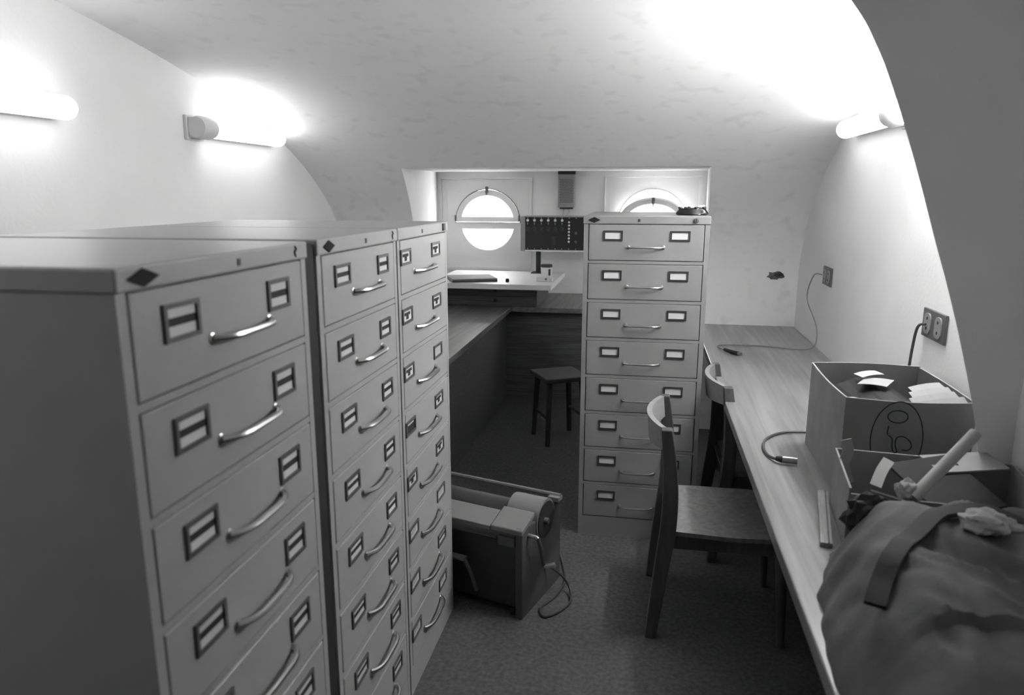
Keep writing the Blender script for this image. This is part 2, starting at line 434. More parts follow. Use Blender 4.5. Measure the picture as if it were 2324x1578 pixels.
def cabinet(label, loc, rz, W, D, labs, hand, lh, kinds, fm, badge, slot, lock, hr=.0062, cab_m=cab_m):
    c = thing('card_cabinet', label, 'filing cabinet', loc, rz, 'grey eight-drawer card index cabinets')
    m = MB()
    m.box(0, .02, 0, D, 0, 1.468).box(W-.02, W, 0, D, 0, 1.468).box(.02, W-.02, D-.01, D, 0, 1.468)
    m.box(.02, W-.02, 0.0005, D-.01, 0, ZT-7*PITCH-DH-.003)
    for i in range(7):
        zt = ZT - i*PITCH - DH - .0025
        m.box(.02, W-.02, .0005, .03, zt-PITCH+DH+.005, zt)
    m.box(.02, W-.02, .03, .034, .1, 1.466)      # dark inner stop behind the drawer fronts
    m.build('body', cab_m, c)
    MB().box(-.003, W+.003, -.005, D+.002, 1.468, 1.503).build('top_cap', cab_m, c, bevel=.004)
    if badge: # diamond badge
        bx, bw, bh = badge
        MB().prism([(bx-bw, 1.4855), (bx, 1.4855-bh), (bx+bw, 1.4855), (bx, 1.4855+bh)], -.0075, -.004, 'y').build('badge', badge_m, c)
    MB().box(slot-.005, slot+.005, -.0062, -.004, 1.478, 1.490).build('slot', dark_frame, c)
    if lock[0] == 'round':
        lk = MB().lathe([(.011, -.004), (.011, -.012), (.008, -.015)], (lock[1], 0, 1.485), 16, 'y').build('lock', mid_frame, c, smooth=True)
        MB().box(lock[1]-.0015, lock[1]+.0015, -.0165, -.0145, 1.479, 1.491).build('keyway', ink, lk)
    elif lock[0] == 'slit':
        MB().tube(spline([(lock[1], -.0055, 1.497), (lock[1]+.004, -.0065, 1.491), (lock[1]-.003, -.0065, 1.485), (lock[1]+.003, -.0055, 1.476)], 4), .0016, 6).build('hook', dark_frame, c)
    else:
        MB().box(lock[1]-.014, lock[1]+.014, -.010, -.004, 1.474, 1.498).build('lock_plate', dark_frame, c, bevel=.001)
    face = MB().box(.0235, W-.0235, -.001, .02, 0, DH).mesh('drawer', cab_m, bevel=.0015, segs=1)
    # bow handle
    h0, h1 = hand; hw = (h1-h0)/2; pts = []
    n = 18
    for k in range(n+1):
        u = -1 + 2*k/n
        pts.append((h0+hw+u*hw*.96, -.003-.024*(1-abs(u)**5.0), 0))
    rr = [hr*1.2 if k in (0, n) else hr for k in range(n+1)]
    hm = MB().tube(pts, rr, 8)
    for sx in (-1, 1):
        hm.lathe([(.010, -.0005), (.010, -.0025), (.007, -.004)], (h0+hw+sx*hw*.95, 0, 0), 12, 'y')
    hm = hm.mesh('handle', chrome, smooth=True)
    frames = []
    for (a, b) in labs:
        w = b-a; e = .0075
        vs, fs = plate_xz(rect(0, w, 0, lh), [rect(e, w-e, e, lh-e)[::-1]], -.0055, -.0005)
        frames.append((MB().add(vs, fs).mesh('label_frame', fm, bevel=0), a, w, e))
    cards = {}
    for i in range(8):
        z0 = ZT - i*PITCH - DH
        dr = link('drawer', face, c, (0, 0, z0))
        link('handle', hm, dr, (0, 0, DH-.098))
        for j, (fme, a, w, e) in enumerate(frames):
            zz = DH-.026-lh
            link('label_frame', fme, dr, (a, 0, zz))
            k = kinds[i][j]
            if (k, j) not in cards: cards[(k, j)] = card_mesh(k, w-2*e, lh-2*e)
            link('label_card', cards[(k, j)], dr, (a+e, -.0018, zz+e))
    return c
st = [('stripe', 'stripe')]*8
t3 = [('tee', 'tee'), ('tee', 'tee'), ('tee', 'empty'), ('dark', 'tee'), ('tee', 'tee'), ('square', 'square'), ('square', 'stripe'), ('square', 'square')]
H = PI/2
cabinet('grey card cabinet nearest the camera, its unlit side panel at the picture edge', (-.69, .848, 0), H, .557, .80,
        [(.090, .178), (.393, .475)], (.205, .40), .058, st, mid_frame, (.052, .034, .013), .299, ('slit', .505))
cabinet('grey card cabinet in the middle of the row of three', (-.69, 1.458, 0), H, .510, .80,
        [(.085, .173), (.356, .435)], (.187, .376), .050, st, mid_frame, (.054, .03, .013), .275, ('slit', .47))
cabinet('grey card cabinet at the far end of the row, beside the floor machine', (-.69, 1.979, 0), H, .526, .80,
        [(.020, .112), (.330, .425)], (.140, .350), .046, t3, mid_frame, None, .225, ('plate', .468))
cabinet('free-standing grey card cabinet with blank white labels and a black ashtray on top', (-.267, 3.235, 0), 0, .537, .72,
        [(.086, .170), (.372, .457)], (.189, .347), .044, [('plain', 'plain')]*8, dark_frame, (.045, .027, .0125), .238, ('round', .478), .0046, cab4_m)
tag(MB().box(-.735, -.694, 1.407, 1.454, 0, 1.495).build('gap_shade_strip', ink, bevel=.002), 'black strip standing in for the shade in the gap between the first two cabinets', 'shade strip')  # dark strip put in for the shade between the cabinets
c4 = bpy.data.objects['card_cabinet.003']
MB().box(.537, .566, .36, .40, 1.015, 1.05).box(.537, .556, .345, .36, 1.03, 1.06).build('side_catch', rubber, c4, bevel=.004)
# ------------------------------------------------------------------ opal tube wall lamps
def lamp(label, x, y0, y1, side, om=None, tip=0.0):
    l = thing('wall_lamp', label, 'lamp', (x, y0, 1.898), 0, 'opal tube wall lamps')
    s = side                                       # +1: lamp projects towards +x
    m = MB().box(0 if s > 0 else -.018, .018 if s > 0 else 0, 0, .13, -.056, .056)
    m.build('wall_plate', opal_base, l, bevel=.004)
    # rounded socket housing
    pts = [(s*.062, .006, 0), (s*.062, .02, 0), (s*.062, .09, 0), (s*.062, .12, 0)]
    MB().tube(pts, [.046, .052, .052, .046], 24).box(min(s*.01, s*.06), max(s*.01, s*.06), .012, .112, -.045, .045).build('socket', opal_base, l, smooth=True)
    L = y1-y0; r = .043; P = []; R = []
    P.append((s*.062, .105, 0)); R.append(r*.9)
    P.append((s*.062, .13, 0)); R.append(r)
    P.append((s*.062, L-r, 0)); R.append(r)
    for k in range(1, 7):
        a = k/6*PI/2*.98; P.append((s*.062, L-r+r*math.sin(a), 0)); R.append(r*math.cos(a))
    n = 24
    tb = MB().tube(P, R, n)
    for i, f in enumerate(tb.f):                   # invented back shell: wall half left unlit to cut glare on the wall
        cx = sum(tb.v[q][0] for q in f)/len(f); cz = sum(tb.v[q][2] for q in f)/len(f)
        if len(f) == 4 and s*(cx - s*.062)*math.cos(tip) + cz*math.sin(tip) < -.012: tb.mi[i] = 1
    tb.build('opal_tube', [om or opal, opal_base], l, smooth=True)
    return l
lamp('lit opal tube lamp on the left wall, the one shown whole with its base', XL, 3.17, 3.99, 1)
lamp('lit opal tube lamp on the left wall, cut off by the picture edge', XL, 1.60, 2.43, 1)
lamp('added opal tube fill lamp on the left wall abreast of the camera, out of view', XL, .02, .80, 1, opal_fill)  # added fill lamp, outside the view
lamp('lit opal tube lamp on the right wall beside the curved arch edge', XR, 3.05, 3.88, -1)
lamp('added opal tube fill lamp on the right wall, unseen behind the arch pier', XR, 2.16, 2.92, -1, opal_fill_strong, math.radians(24))  # added fill lamp, its shell tipped to steer light up to the vault

# ------------------------------------------------------------------ things in the recess
# perforated grille box on the pier between the windows
g = thing('grille_box', 'small perforated grey metal box mounted on wall between the round windows', 'heater', (-.670, YN, 1.468))
MB().box(-.070, .070, -.075, 0, .012, .30).build('case', mat('grille_grey', .34, .5), g, bevel=.004)
MB().box(-.072, .072, -.078, 0, .285, .316).build('top_vent', black_panel, g, bevel=.003)
MB().box(-.055, .055, -.07, -.002, 0, .014).build('bottom_vent', black_panel, g)
hol = MB(); 
for r in range(19):
    for c in range(9):
        x = -.052 + c*.0125 + (.006 if r % 2 else 0); z = .055 + r*.0105
        if x > .058: continue
        hol.prism([(x-.0045, z), (x, z-.0045), (x+.0045, z), (x, z+.0045)], -.0762, -.0748, 'y')
h = hol.build('perforations', black_panel, g); h['kind'] = 'stuff'
for x in (-.025, .02):
    tag(MB().tube(spline([(-.67+x, YN-.04, 1.468), (-.67+x+.004, YN-.05, 1.44), (-.67+x*.8, YN-.12, 1.425), (-.67+x*.8, YN-.2, 1.405)], 4), .004, 6).build('cable', cable_pale, smooth=True),
        'thin pale lead hanging from the grille box to the rack, %s one' % ('left' if x < 0 else 'right'), 'cable')
# 6U rack on a black post
r = thing('equipment_rack', 'black equipment rack with pale knobs on a black post, partly behind the tall cabinet', 'rack', (-.866, 6.02, .95))
ox, oy, oz = r.location
MB().box(-.995-ox, -.36-ox, 5.86-oy, 6.2-oy, 1.14-oz, 1.415-oz).build('case', grey_case, r, bevel=.003)
MB().box(-.955-ox, -.38-ox, 5.852-oy, 5.86-oy, 1.152-oz, 1.411-oz).build('front_panel', black_panel, r, bevel=.002)
MB().box(-.955-ox, -.37-ox, 5.842-oy, 5.86-oy, 1.138-oz, 1.150-oz).build('bottom_rail', white_lam, r, bevel=.002)
for k in range(8):
    x = -.935 + k*.0555
    if k < 6:
        MB().lathe([(.011, 0), (.009, -.018), (.004, -.02)], (x-ox, 5.852-oy, 1.386-oz), 10, 'y').build('knob', knob_m, r, smooth=True)
        MB().tube([(x-ox, 5.849-oy, 1.37-oz), (x-ox, 5.846-oy, 1.352-oz)], .003, 6).build('pointer', grey_case, r)
        MB().box(x-.012-ox, x+.012-ox, 5.850-oy, 5.853-oy, 1.30-oz, 1.335-oz).build('module_window', mat('module_dark', .03, .3), r)
    elif k == 6:
        for q in range(7):
            MB().lathe([(.009, 0), (.007, -.012), (.003, -.014)], (x-ox, 5.852-oy, 1.372-q*.0255-oz), 10, 'y').build('push_button', knob_m, r, smooth=True)
    else:
        for z in (1.285, 1.218):
            MB().lathe([(.012, 0), (.012, -.004), (.009, -.006), (.007, -.001)], (x-ox, 5.852-oy, z-oz), 12, 'y').build('jack_socket', mid_frame, r, smooth=True)
    for z in (1.405, 1.160):
        MB().lathe([(.0035, 0), (.003, -.004)], (x-ox, 5.852-oy, z-oz), 6, 'y').build('screw', knob_m, r)
MB().box(-.735-ox, -.713-ox, 5.849-oy, 5.853-oy, 1.19-oz, 1.26-oz).build('meter', mat('module_dark', .03, .3), r)
MB().box(-.886-ox, -.849-ox, 5.98-oy, 6.02-oy, .004, 1.14-oz).build('post', black_panel, r, bevel=.002)
MB().box(-.92-ox, -.815-ox, 5.93-oy, 6.07-oy, 0, .006).build('foot_plate', black_panel, r)
# jar, small box, black cap and binder on the white board
j = thing('jar', 'white jar with dark lid on the white table board', 'jar', (-.765, 5.75, .95))
MB().lathe([(.042, 0), (.044, .004), (.044, .072), (.040, .076)], n=24).build('body', white_lam, j, smooth=True)
MB().lathe([(.046, .073), (.047, .076), (.047, .092), (.043, .096)], n=24).build('lid', mat('jar_lid', .06, .4), j, smooth=True)
MB().box(.020, .036, -.041, -.030, .01, .06).build('label_patch', dark_frame, j)
t = thing('small_box', 'little white box in front of the jar on the table board', 'box', (-.735, 5.42, .95), .1)
MB().box(-.06, .06, -.02, .02, 0, .032).build('body', white_lam, t, bevel=.003)
MB().lathe([(.008, -.0195), (.008, -.0215), (.005, -.0225)], (.01, 0, .017), 14, 'y').build('dial', mid_frame, t)
o = MB().lathe([(.013, 0), (.014, .003), (.013, .020), (.009, .024)], n=14).build('bottle_cap', black_panel, smooth=True, loc=(-1.005, 5.335, .95))
tag(o, 'tiny black cap lying on the white table board', 'cap')
b = thing('binder', 'flat pale binder lying askew on the white table board', 'binder', (-1.30, 5.41, .95), .42)
MB().box(-.17, .17, -.15, .15, 0, .004).build('back_cover', paper_g, b)
MB().box(-.165, .165, -.145, .145, .004, .020).build('page_block', paper, b)
cv = MB().box(-.17, .17, -.15, .15, .020, .024).build('front_cover', paper_g, b)
MB().tube([(-.17, -.150, .012), (.17, -.150, .012)], .012, 10).build('spine', mat('binder_spine', .10, .5), b, smooth=True)

# ashtray on the tall cabinet
a = thing('ashtray', 'black round ashtray with notched rim on top of the free-standing cabinet', 'ashtray', (.203, 3.42, 1.503))
MB().lathe([(.066, 0), (.072, .004), (.070, .012), (.062, .022), (.060, .030), (.054, .031), (.048, .012), (.001, .010)], n=32).build('bowl', mat('black_glass', .012, .12), a, smooth=True)
for k in range(8):
    an = k*PI/4+.2
    MB().lathe([(.006, 0), (.008, .003), (.006, .008), (.002, .009)], (.057*math.cos(an), .057*math.sin(an), .028), 8).build('rim_stud', mat('black_glass', .012, .12), a, smooth=True)
MB().tube([(.02, -.052, .038), (.05, -.035, .041)], .004, 8).build('cigarette_end', knob_m, a)

# ------------------------------------------------------------------ wooden chairs
def chair(label, loc, rz=0):
    """back at x=0, seat towards +x, centred on y"""
    c = thing('wooden_chair', label, 'chair', loc, rz, 'wooden side chairs')
    hw = .22
    for s in (-1, 1):
        p = spline([(-.035, s*(hw+.004), 0), (-.012, s*(hw+.002), .22), (.012, s*hw, .44), (.012, s*hw, .62), (-.008, s*hw, .80)], 5)
        m = MB(); n = len(p)
        vs = []; w = .021
        for i, q in enumerate(p):
            d = .019 + .009*math.sin(PI*i/(n-1))
            vs += [(q.x-d, q.y-w, q.z), (q.x+d, q.y-w, q.z), (q.x+d, q.y+w, q.z), (q.x-d, q.y+w, q.z)]
        fs = [(0, 1, 2, 3), tuple(range(4*n-4, 4*n))]
        for i in range(n-1):
            for k in range(4): fs.append((4*i+k, 4*i+(k+1) % 4, 4*i+4+(k+1) % 4, 4*i+4+k))
        m.add(vs, fs).build('back_post', chair_dark, c, bevel=.004)
        MB().tube([(.40, s*.20, .40), (.415, s*.205, .2), (.425, s*.21, 0)], [.021, .018, .014], 10).build('front_leg', chair_dark, c, smooth=True)
        MB().box(.01, .40, s*.205-.011, s*.205+.011, .350, .400).build('side_rail', chair_dark, c, bevel=.002)
    MB().box(.395, .42, -.2, .2, .350, .400).build('front_rail', chair_dark, c, bevel=.002)
    MB().box(.0, .022, -.2, .2, .350, .400).build('rear_rail', chair_dark, c, bevel=.002)
    # dished plywood seat
    m = MB(); nx, ny = 14, 16; vs = []
    for i in range(nx+1):
        for k in range(ny+1):
            u, w = i/nx, -1+2*k/ny
            x = .022+.418*u; y = w*(.215+.012*math.sin(PI*u))
            if u > .8: y *= 1-.12*((u-.8)/.2)**2
            r = math.hypot((u-.5)*1.9, w*.95)
            z = .417 - .014*max(0, 1-r**3)
            vs.append((x, y, z))
    top = len(vs); vs += [(x, y, z-.016) for x, y, z in vs]
    g = lambda i, k: i*(ny+1)+k
    fs = []
    for i in range(nx):
        for k in range(ny):
            fs.append((g(i, k), g(i+1, k), g(i+1, k+1), g(i, k+1))); fs.append(tuple(top+q for q in (g(i, k), g(i, k+1), g(i+1, k+1), g(i+1, k))))
    for i in range(nx):
        for k in (0, ny): fs.append((g(i, k), g(i+1, k), top+g(i+1, k), top+g(i, k)))
    for k in range(ny):
        for i in (0, nx): fs.append((g(i, k), g(i, k+1), top+g(i, k+1), top+g(i, k)))
    m.add(vs, fs).build('seat', chair_wood, c, smooth=True)
    # curved backrest bowed backwards between the posts
    m = MB(); n = 18; vs = []
    for k in range(n+1):
        w = -1+2*k/n; y = w*(hw-.012); b = -.008-.050*(1-w*w)
        for (dx, z) in ((-.010, .705+.012*w*w), (.010, .705+.012*w*w), (.010, .800), (-.010, .800)): vs.append((b+dx-(z-.7)*.1, y, z))
    fs = [(0, 1, 2, 3), tuple(range(4*n, 4*n+4))]
    for i in range(n):
        for k in range(4): fs.append((4*i+k, 4*i+(k+1) % 4, 4*i+4+(k+1) % 4, 4*i+4+k))
    m.add(vs, fs).build('backrest', ply, c, smooth=True)
    return c
chair('wooden chair in front of the free-standing cabinet, seen along its backrest', (.108, 2.685, 0), -.006)
chair('wooden chair pushed under the desk right beside the free-standing cabinet', (.368, 3.30, 0), .03)

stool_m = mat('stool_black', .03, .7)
# dark stool under the recess counter
s = thing('stool', 'dark wooden stool in the gloom under the recess counter', 'stool', (-.52, 4.60, 0), .5)
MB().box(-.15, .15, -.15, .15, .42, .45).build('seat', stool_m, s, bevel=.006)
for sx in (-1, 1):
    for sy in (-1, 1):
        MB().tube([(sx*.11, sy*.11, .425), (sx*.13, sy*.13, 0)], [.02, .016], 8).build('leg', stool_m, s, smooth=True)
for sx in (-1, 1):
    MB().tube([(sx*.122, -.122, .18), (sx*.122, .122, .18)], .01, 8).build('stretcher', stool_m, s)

# ------------------------------------------------------------------ roller machine on the floor
mc = thing('duplicating_machine', 'grey machine with a roller drum standing on the floor beyond the cabinet row', 'machine', (-.41, 2.47, 0), math.radians(-17))
# local: x to the left is negative (length .66), y depth 0..40 away from viewer
Lm, Dm = .62, .36
MB().box(-Lm, -.02, .02, Dm-.01, .03, .30).build('body', mach_dk, mc, bevel=.006)
for x in (-Lm+.0, -.03):
    MB().prism([(0, 0), (Dm, 0), (Dm, .37), (Dm-.05, .37), (Dm-.07, .33), (.10, .36), (0, .375)], x, x+.03, 'x').build('end_panel', mach_side, mc, bevel=.004)
m = MB().prism([(-.006, .345), (.085, .375), (.085, .392), (-.006, .362)], -Lm, -.135, 'x').build('front_deck', mach_m, mc, bevel=.003)
MB().prism([(-.01, .35), (.10, .385), (.10, .405), (-.01, .37)], -.13, .004, 'x').build('end_lid', mach_m, mc, bevel=.004)
MB().tube([(-Lm+.03, .20, .30), (-.03, .20, .30)], .085, 24).build('roller', mach_dk, mc, smooth=True)
for x0, x1 in ((-.135, .004), (-Lm-.004, -Lm+.12)):
    h = MB().tube([(x0, .20, .335), (x1, .20, .335)], .083, 28).build('drum_housing', mach_m, mc, smooth=True)
    xc = x1 if x1 > -.1 else x0
    MB().lathe([(.074, xc-.001 if xc > -.1 else xc+.001), (.074, xc+.004 if xc > -.1 else xc-.004)], (0, .20, .335), 28, 'x').build('end_cap', mach_dk, h)
    MB().lathe([(.014, xc), (.012, xc+(.02 if xc > -.1 else -.02))], (0, .185, .335), 12, 'x').build('knob', mid_frame, h, smooth=True)
MB().tube([(-Lm, Dm-.03, .385), (.012, Dm-.03, .385)], .009, 8).build('rear_rail', mach_m, mc, smooth=True)
MB().box(-.035, .014, Dm-.06, Dm-.015, .365, .385).build('rail_bracket', mach_m, mc, bevel=.003)
MB().box(-.10, -.03, -.008, .004, .295, .335).build('name_plate', mach_side, mc, bevel=.002)
MB().box(-Lm, -.11, -.003, .003, .315, .322).build('front_strip', mach_side, mc)
# front stand and lower tray edge
MB().box(-Lm, -.24, -.03, .0, .20, .212).build('paper_tray', mach_m, mc, bevel=.002)
MB().tube([(-.24, -.02, .206), (-.21, -.03, .17), (-.185, -.025, .09)], .008, 8).build('tray_arm', mach_side, mc, smooth=True)
MB().tube([(.0, .05, .33), (.035, .05, .33), (.04, .05, .325)], .008, 10).build('crank_axle', chrome, mc, smooth=True)
cr = MB().tube([(.04, .05, .33), (.045, .075, .27), (.045, .10, .19)], .007, 8).build('crank_arm', mid_frame, mc, smooth=True)
MB().tube([(.045, .10, .19), (.085, .115, .20)], [.009, .012], 10).build('crank_grip', chrome, cr, smooth=True)
for x in (-Lm+.03, -.05):
    for y in (.03, Dm-.04):
        MB().lathe([(.016, 0), (.018, .012), (.014, .03)], (x, y, 0), 12).build('foot', rubber, mc)
tag(MB().tube(spline([(-.36, 2.66, .14), (-.30, 2.68, .10), (-.255, 2.70, .03), (-.24, 2.62, .008), (-.28, 2.54, .008), (-.33, 2.50, .008), (-.35, 2.56, .008), (-.30, 2.66, .008), (-.28, 2.80, .008), (-.33, 3.02, .008)], 6), .005, 6).build('power_cord', cable_dk, smooth=True),
    'dark cord trailing on the floor beside the roller machine', 'cord')

# ------------------------------------------------------------------ right wall: outlets, leads, plaster hole
def outlet(label, y0, y1, z0, z1):
    w = thing('wall_outlet', label, 'outlet', (XR, (y0+y1)/2, (z0+z1)/2), 0, 'double wall outlets above the desk')
    hy, hz = (y1-y0)/2, (z1-z0)/2
    MB().box(-.010, 0, -hy, hy, -hz, hz).build('plate', plate_dk, w, bevel=.003)
    for k in (-1, 1):
        cy = k*hy*.48
        s = MB().prism([(cy+hy*.28*math.copysign(abs(math.cos(t))**.6, math.cos(t)), hz*.72*math.copysign(abs(math.sin(t))**.6, math.sin(t))) for t in [i*2*PI/20 for i in range(20)]], -.014, -.009, 'x').build('socket', outlet_g, w)
        for z in (hz*.35, -hz*.35):
            MB().lathe([(.006, -.0145), (.006, -.0135)], (0, cy, z), 8, 'x').build('pin_hole', ink, s)
    return w
outlet('small double outlet on the right wall near the far corner', 4.09, 4.27, 1.108, 1.208)
outlet('large-looking double outlet on the right wall above the carton', 2.555, 2.755, 1.108, 1.208)
c = thing('audio_lead', 'thin lead hanging from the far outlet, its plug lying on the desk', 'cable', (XR-.02, 4.22, 1.15))
ox, oy, oz = c.location
p = [(.965, 4.24, 1.16), (.93, 4.28, 1.15), (.91, 4.30, 1.02), (.945, 4.18, .88), (.93, 4.12, .78), (.86, 4.16, .752), (.72, 4.24, .746), (.60, 4.26, .746), (.50, 4.25, .746), (.435, 4.22, .746), (.432, 4.16, .746), (.46, 4.08, .75)]
MB().tube([q-Vector((ox, oy, oz)) for q in spline(p, 6)], .0034, 6).build('cord', cable_m, c, smooth=True)
MB().tube([(.455-ox, 4.09-oy, .752-oz), (.485-ox, 4.03-oy, .752-oz), (.515-ox, 3.99-oy, .752-oz)], [.008, .011, .011], 12).build('plug', rubber, c, smooth=True)
MB().tube([(.512-ox, 3.995-oy, .752-oz), (.530-ox, 3.975-oy, .752-oz)], .0085, 12).build('plug_tip', chrome, c, smooth=True)
c = thing('microphone_lead', 'dark lead from the near outlet looping past the carton to a metal plug', 'cable', (XR-.02, 2.70, 1.15))
ox, oy, oz = c.location
p = [(.968, 2.70, 1.155), (.95, 2.72, 1.14), (.945, 2.735, 1.05), (.94, 2.74, .90), (.92, 2.73, .78), (.86, 2.70, .750), (.74, 2.68, .747), (.62, 2.68, .747), (.52, 2.66, .747), (.45, 2.58, .747), (.425, 2.48, .747), (.43, 2.40, .747), (.452, 2.355, .752)]
MB().tube([q-Vector((ox, oy, oz)) for q in spline(p, 6)], .0048, 6).build('cord', cable_dk, c, smooth=True)
MB().tube([(.445-ox, 2.358-oy, .755-oz), (.463-ox, 2.35-oy, .755-oz)], [.008, .011], 12).build('plug_boot', rubber, c, smooth=True)
MB().tube([(.463-ox, 2.35-oy, .756-oz), (.508-ox, 2.343-oy, .756-oz)], .0115, 14).build('plug_shell', mat('dull_metal', .30, .35, metal=.8), c, smooth=True)
# broken plaster round a pipe hole in the knee wall
m = MB(); n = 18; c0 = (.845, 1.075)
rim = []; inn = []
random.seed(3)
for k in range(n):
    a = 2*PI*k/n
    rx, rz = .050, .027
    w = 1+.25*random.uniform(-1, 1)
    rim.append((c0[0]+rx*math.cos(a)*w, YB-.008, c0[1]+rz*math.sin(a)*w)); inn.append((c0[0]+.02+rx*.62*math.cos(a)*w, YB-.0095, c0[1]+rz*.55*math.sin(a)*w+.004))
base = [(x+.0, YB+.0, z) for x, y, z in rim]
m.add(rim+inn+base, [(k, (k+1) % n, n+(k+1) % n, n+k) for k in range(n)] + [(2*n+k, 2*n+(k+1) % n, (k+1) % n, k) for k in range(n)])
hole = thing('plaster_hole', 'ragged hole in the plaster above the far end of the desk', 'wall hole', (0, 0, 0))
m.build('chipped_rim', hole_dark, hole)
MB().add([(x, YB-.0085, z) for x, y, z in inn], [tuple(range(n))]).build('cavity', ink, hole)

# ------------------------------------------------------------------ carton marked 50
bx = thing('carton', 'open cardboard carton marked with a circled 50 and full of dark sheets', 'carton', (.752, 2.36, .74))
hx, hy, hh, tk = .172, .222, .29, .005
def wallq(pts, t, nrm, name, m_out, m_in):
    """thin upright board: list of (x,y) along the wall, heights top"""
    mb = MB(); n = len(pts)
    for i, (x, y, h) in enumerate(pts):
        mb.v += [(x, y, 0), (x, y, h), (x-nrm[0]*t, y-nrm[1]*t, h), (x-nrm[0]*t, y-nrm[1]*t, 0)]
    for i in range(n-1):
        a, b = 4*i, 4*i+4
        mb.f += [(a, b, b+1, a+1), (a+1, b+1, b+2, a+2), (a+2, b+2, b+3, a+3), (a+3, b+3, b, a)]; mb.mi += [0, 2, 1, 0]
    mb.f += [(0, 1, 2, 3), (4*n-4, 4*n-1, 4*n-2, 4*n-3)]; mb.mi += [0, 0]
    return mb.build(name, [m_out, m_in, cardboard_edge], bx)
N = 10
front = wallq([(-hx+2*hx*i/N, -hy-.012*math.sin(PI*i/N), hh-.004*math.sin(PI*i/N)) for i in range(N+1)], tk, (0, -1), 'front_wall', cardboard, cardboard_in)
wallq([(-hx+2*hx*i/N, hy+.022*math.sin(PI*i/N), hh) for i in range(N+1)], tk, (0, 1), 'back_wall', cardboard, cardboard_in)
wallq([(-hx-.004*math.sin(PI*i/N), -hy+2*hy*i/N, hh-.004*math.sin(PI*i/N)) for i in range(N+1)], tk, (-1, 0), 'side_wall', cardboard, cardboard_in)
wallq([(hx+.006*math.sin(PI*i/N), -hy+2*hy*i/N, hh-.003) for i in range(N+1)], tk, (1, 0), 'side_wall', cardboard, cardboard_in)
MB().box(-hx, hx, -hy, hy, .0, .006).build('bottom', cardboard_in, bx)
# the circled 50, written sideways (the 5 below, the 0 above it)
def stroke(pts, name, cyc=False, w=.0032):
    yf = lambda x: -hy-.012*math.sin(PI*(x+hx)/(2*hx))-.0012
    P = spline([(p[0], 0, p[1]) for p in pts], 6)
    m = MB()
    for i, q in enumerate(P):
        a = P[min(i+1, len(P)-1)]-P[max(i-1, 0)]; a.normalize(); nx, nz = -a.z*w/2, a.x*w/2
        m.v += [(q.x+nx, yf(q.x+nx), q.z+nz), (q.x-nx, yf(q.x-nx), q.z-nz)]
    for i in range(len(P)-1): m.f.append((2*i, 2*i+1, 2*i+3, 2*i+2)); m.mi.append(0)
    return m.build(name, ink, front, fix=False)
def ell(cx, cz, rx, rz, n=16, a0=0, a1=2*PI): return [(cx+rx*math.cos(a0+(a1-a0)*i/n), cz+rz*math.sin(a0+(a1-a0)*i/n)) for i in range(n+1)]
cx, cz = -.030, .175
stroke(ell(cx, cz, .068, .112, a0=2.0, a1=2.0+2*PI), 'ink_circle')
stroke(ell(cx-.003, cz+.068, .026, .018), 'ink_zero')
stroke([(cx-.024, cz+.040), (cx-.026, cz+.022), (cx-.024, cz+.012)], 'ink_five')
stroke([(cx-.022, cz+.012), (cx-.012, cz+.002), (cx-.010, cz-.022), (cx-.004, cz-.038), (cx+.004, cz-.034), (cx-.002, cz-.016), (cx+.0, cz+.006), (cx+.018, cz+.010), (cx+.036, cz-.004), (cx+.040, cz-.020), (cx+.030, cz-.030), (cx+.016, cz-.028)], 'ink_five')
# sheets of film and paper inside
random.seed(11)
def sheet(name, label, cat, m, cx, cy, cz, w, l, rz, ry, bend, group):
    mb = MB(); n = 6; vs = []
    for i in range(n+1):
        for k in (0, 1):
            u = -.5+i/n; vs.append((u*w, (k-.5)*l, bend*(1-4*u*u)))
    t = .0012; vs += [(x, y, z-t) for x, y, z in vs]; o = 2*(n+1); fs = []
    for i in range(n):
        a = 2*i; fs += [(a, a+1, a+3, a+2), (o+a, o+a+2, o+a+3, o+a+1), (a, a+2, o+a+2, o+a), (a+1, o+a+1, o+a+3, a+3)]
    fs += [(0, o, o+1, 1), (2*n, 2*n+1, o+2*n+1, o+2*n)]
    ob = mb.add(vs, fs).build(name, m, smooth=False)
    ob.location = (cx, cy, cz); ob.rotation_euler = (0, ry, rz)
    return tag(ob, label, cat, group)
for i in range(12):
    sheet('film_sheet', 'glossy dark sheet in the heap inside the marked carton', 'sheet', film_m,
          .722+(i % 4-1.5)*.010, 2.365+random.uniform(-.02, .02), .915+i*.0055, random.uniform(.15, .18), random.uniform(.28, .33),
          random.uniform(-.09, .09), -.05+random.uniform(-.02, .02), .026, 'dark sheets in the marked carton')
sheet('paper_slip', 'white paper slip lying on top of the dark sheets in the carton', 'paper', paper, .735, 2.475, 1.022, .075, .05, .3, -.10, .004, None)
sheet('paper_slip', 'grey paper slip partly under the white one in the carton', 'paper', paper_g, .735, 2.40, 1.014, .085, .10, -.5, -.06, .003, None)
sheet('paper_slip', 'white paper scrap at the near left rim of the carton', 'paper', paper, .625, 2.18, 1.008, .055, .05, .3, .15, .006, None)
pe = ['long pale envelope leaning on the near right rim of the carton', 'second pale envelope behind the long one in the carton', 'third pale envelope at the right side of the carton', 'short torn envelope farthest back at the right of the carton']
for i in range(4):
    o = sheet('envelope', pe[i], 'envelope', paper_g, .845+.008*i, 2.165+.055*i, 1.000+.004*i, .15-.018*i, .07, .12+.10*(i % 2), -.16, .004, 'envelopes in the marked carton')
    o.rotation_euler = (.55-.1*i, -.16, .10+.08*(i % 2))

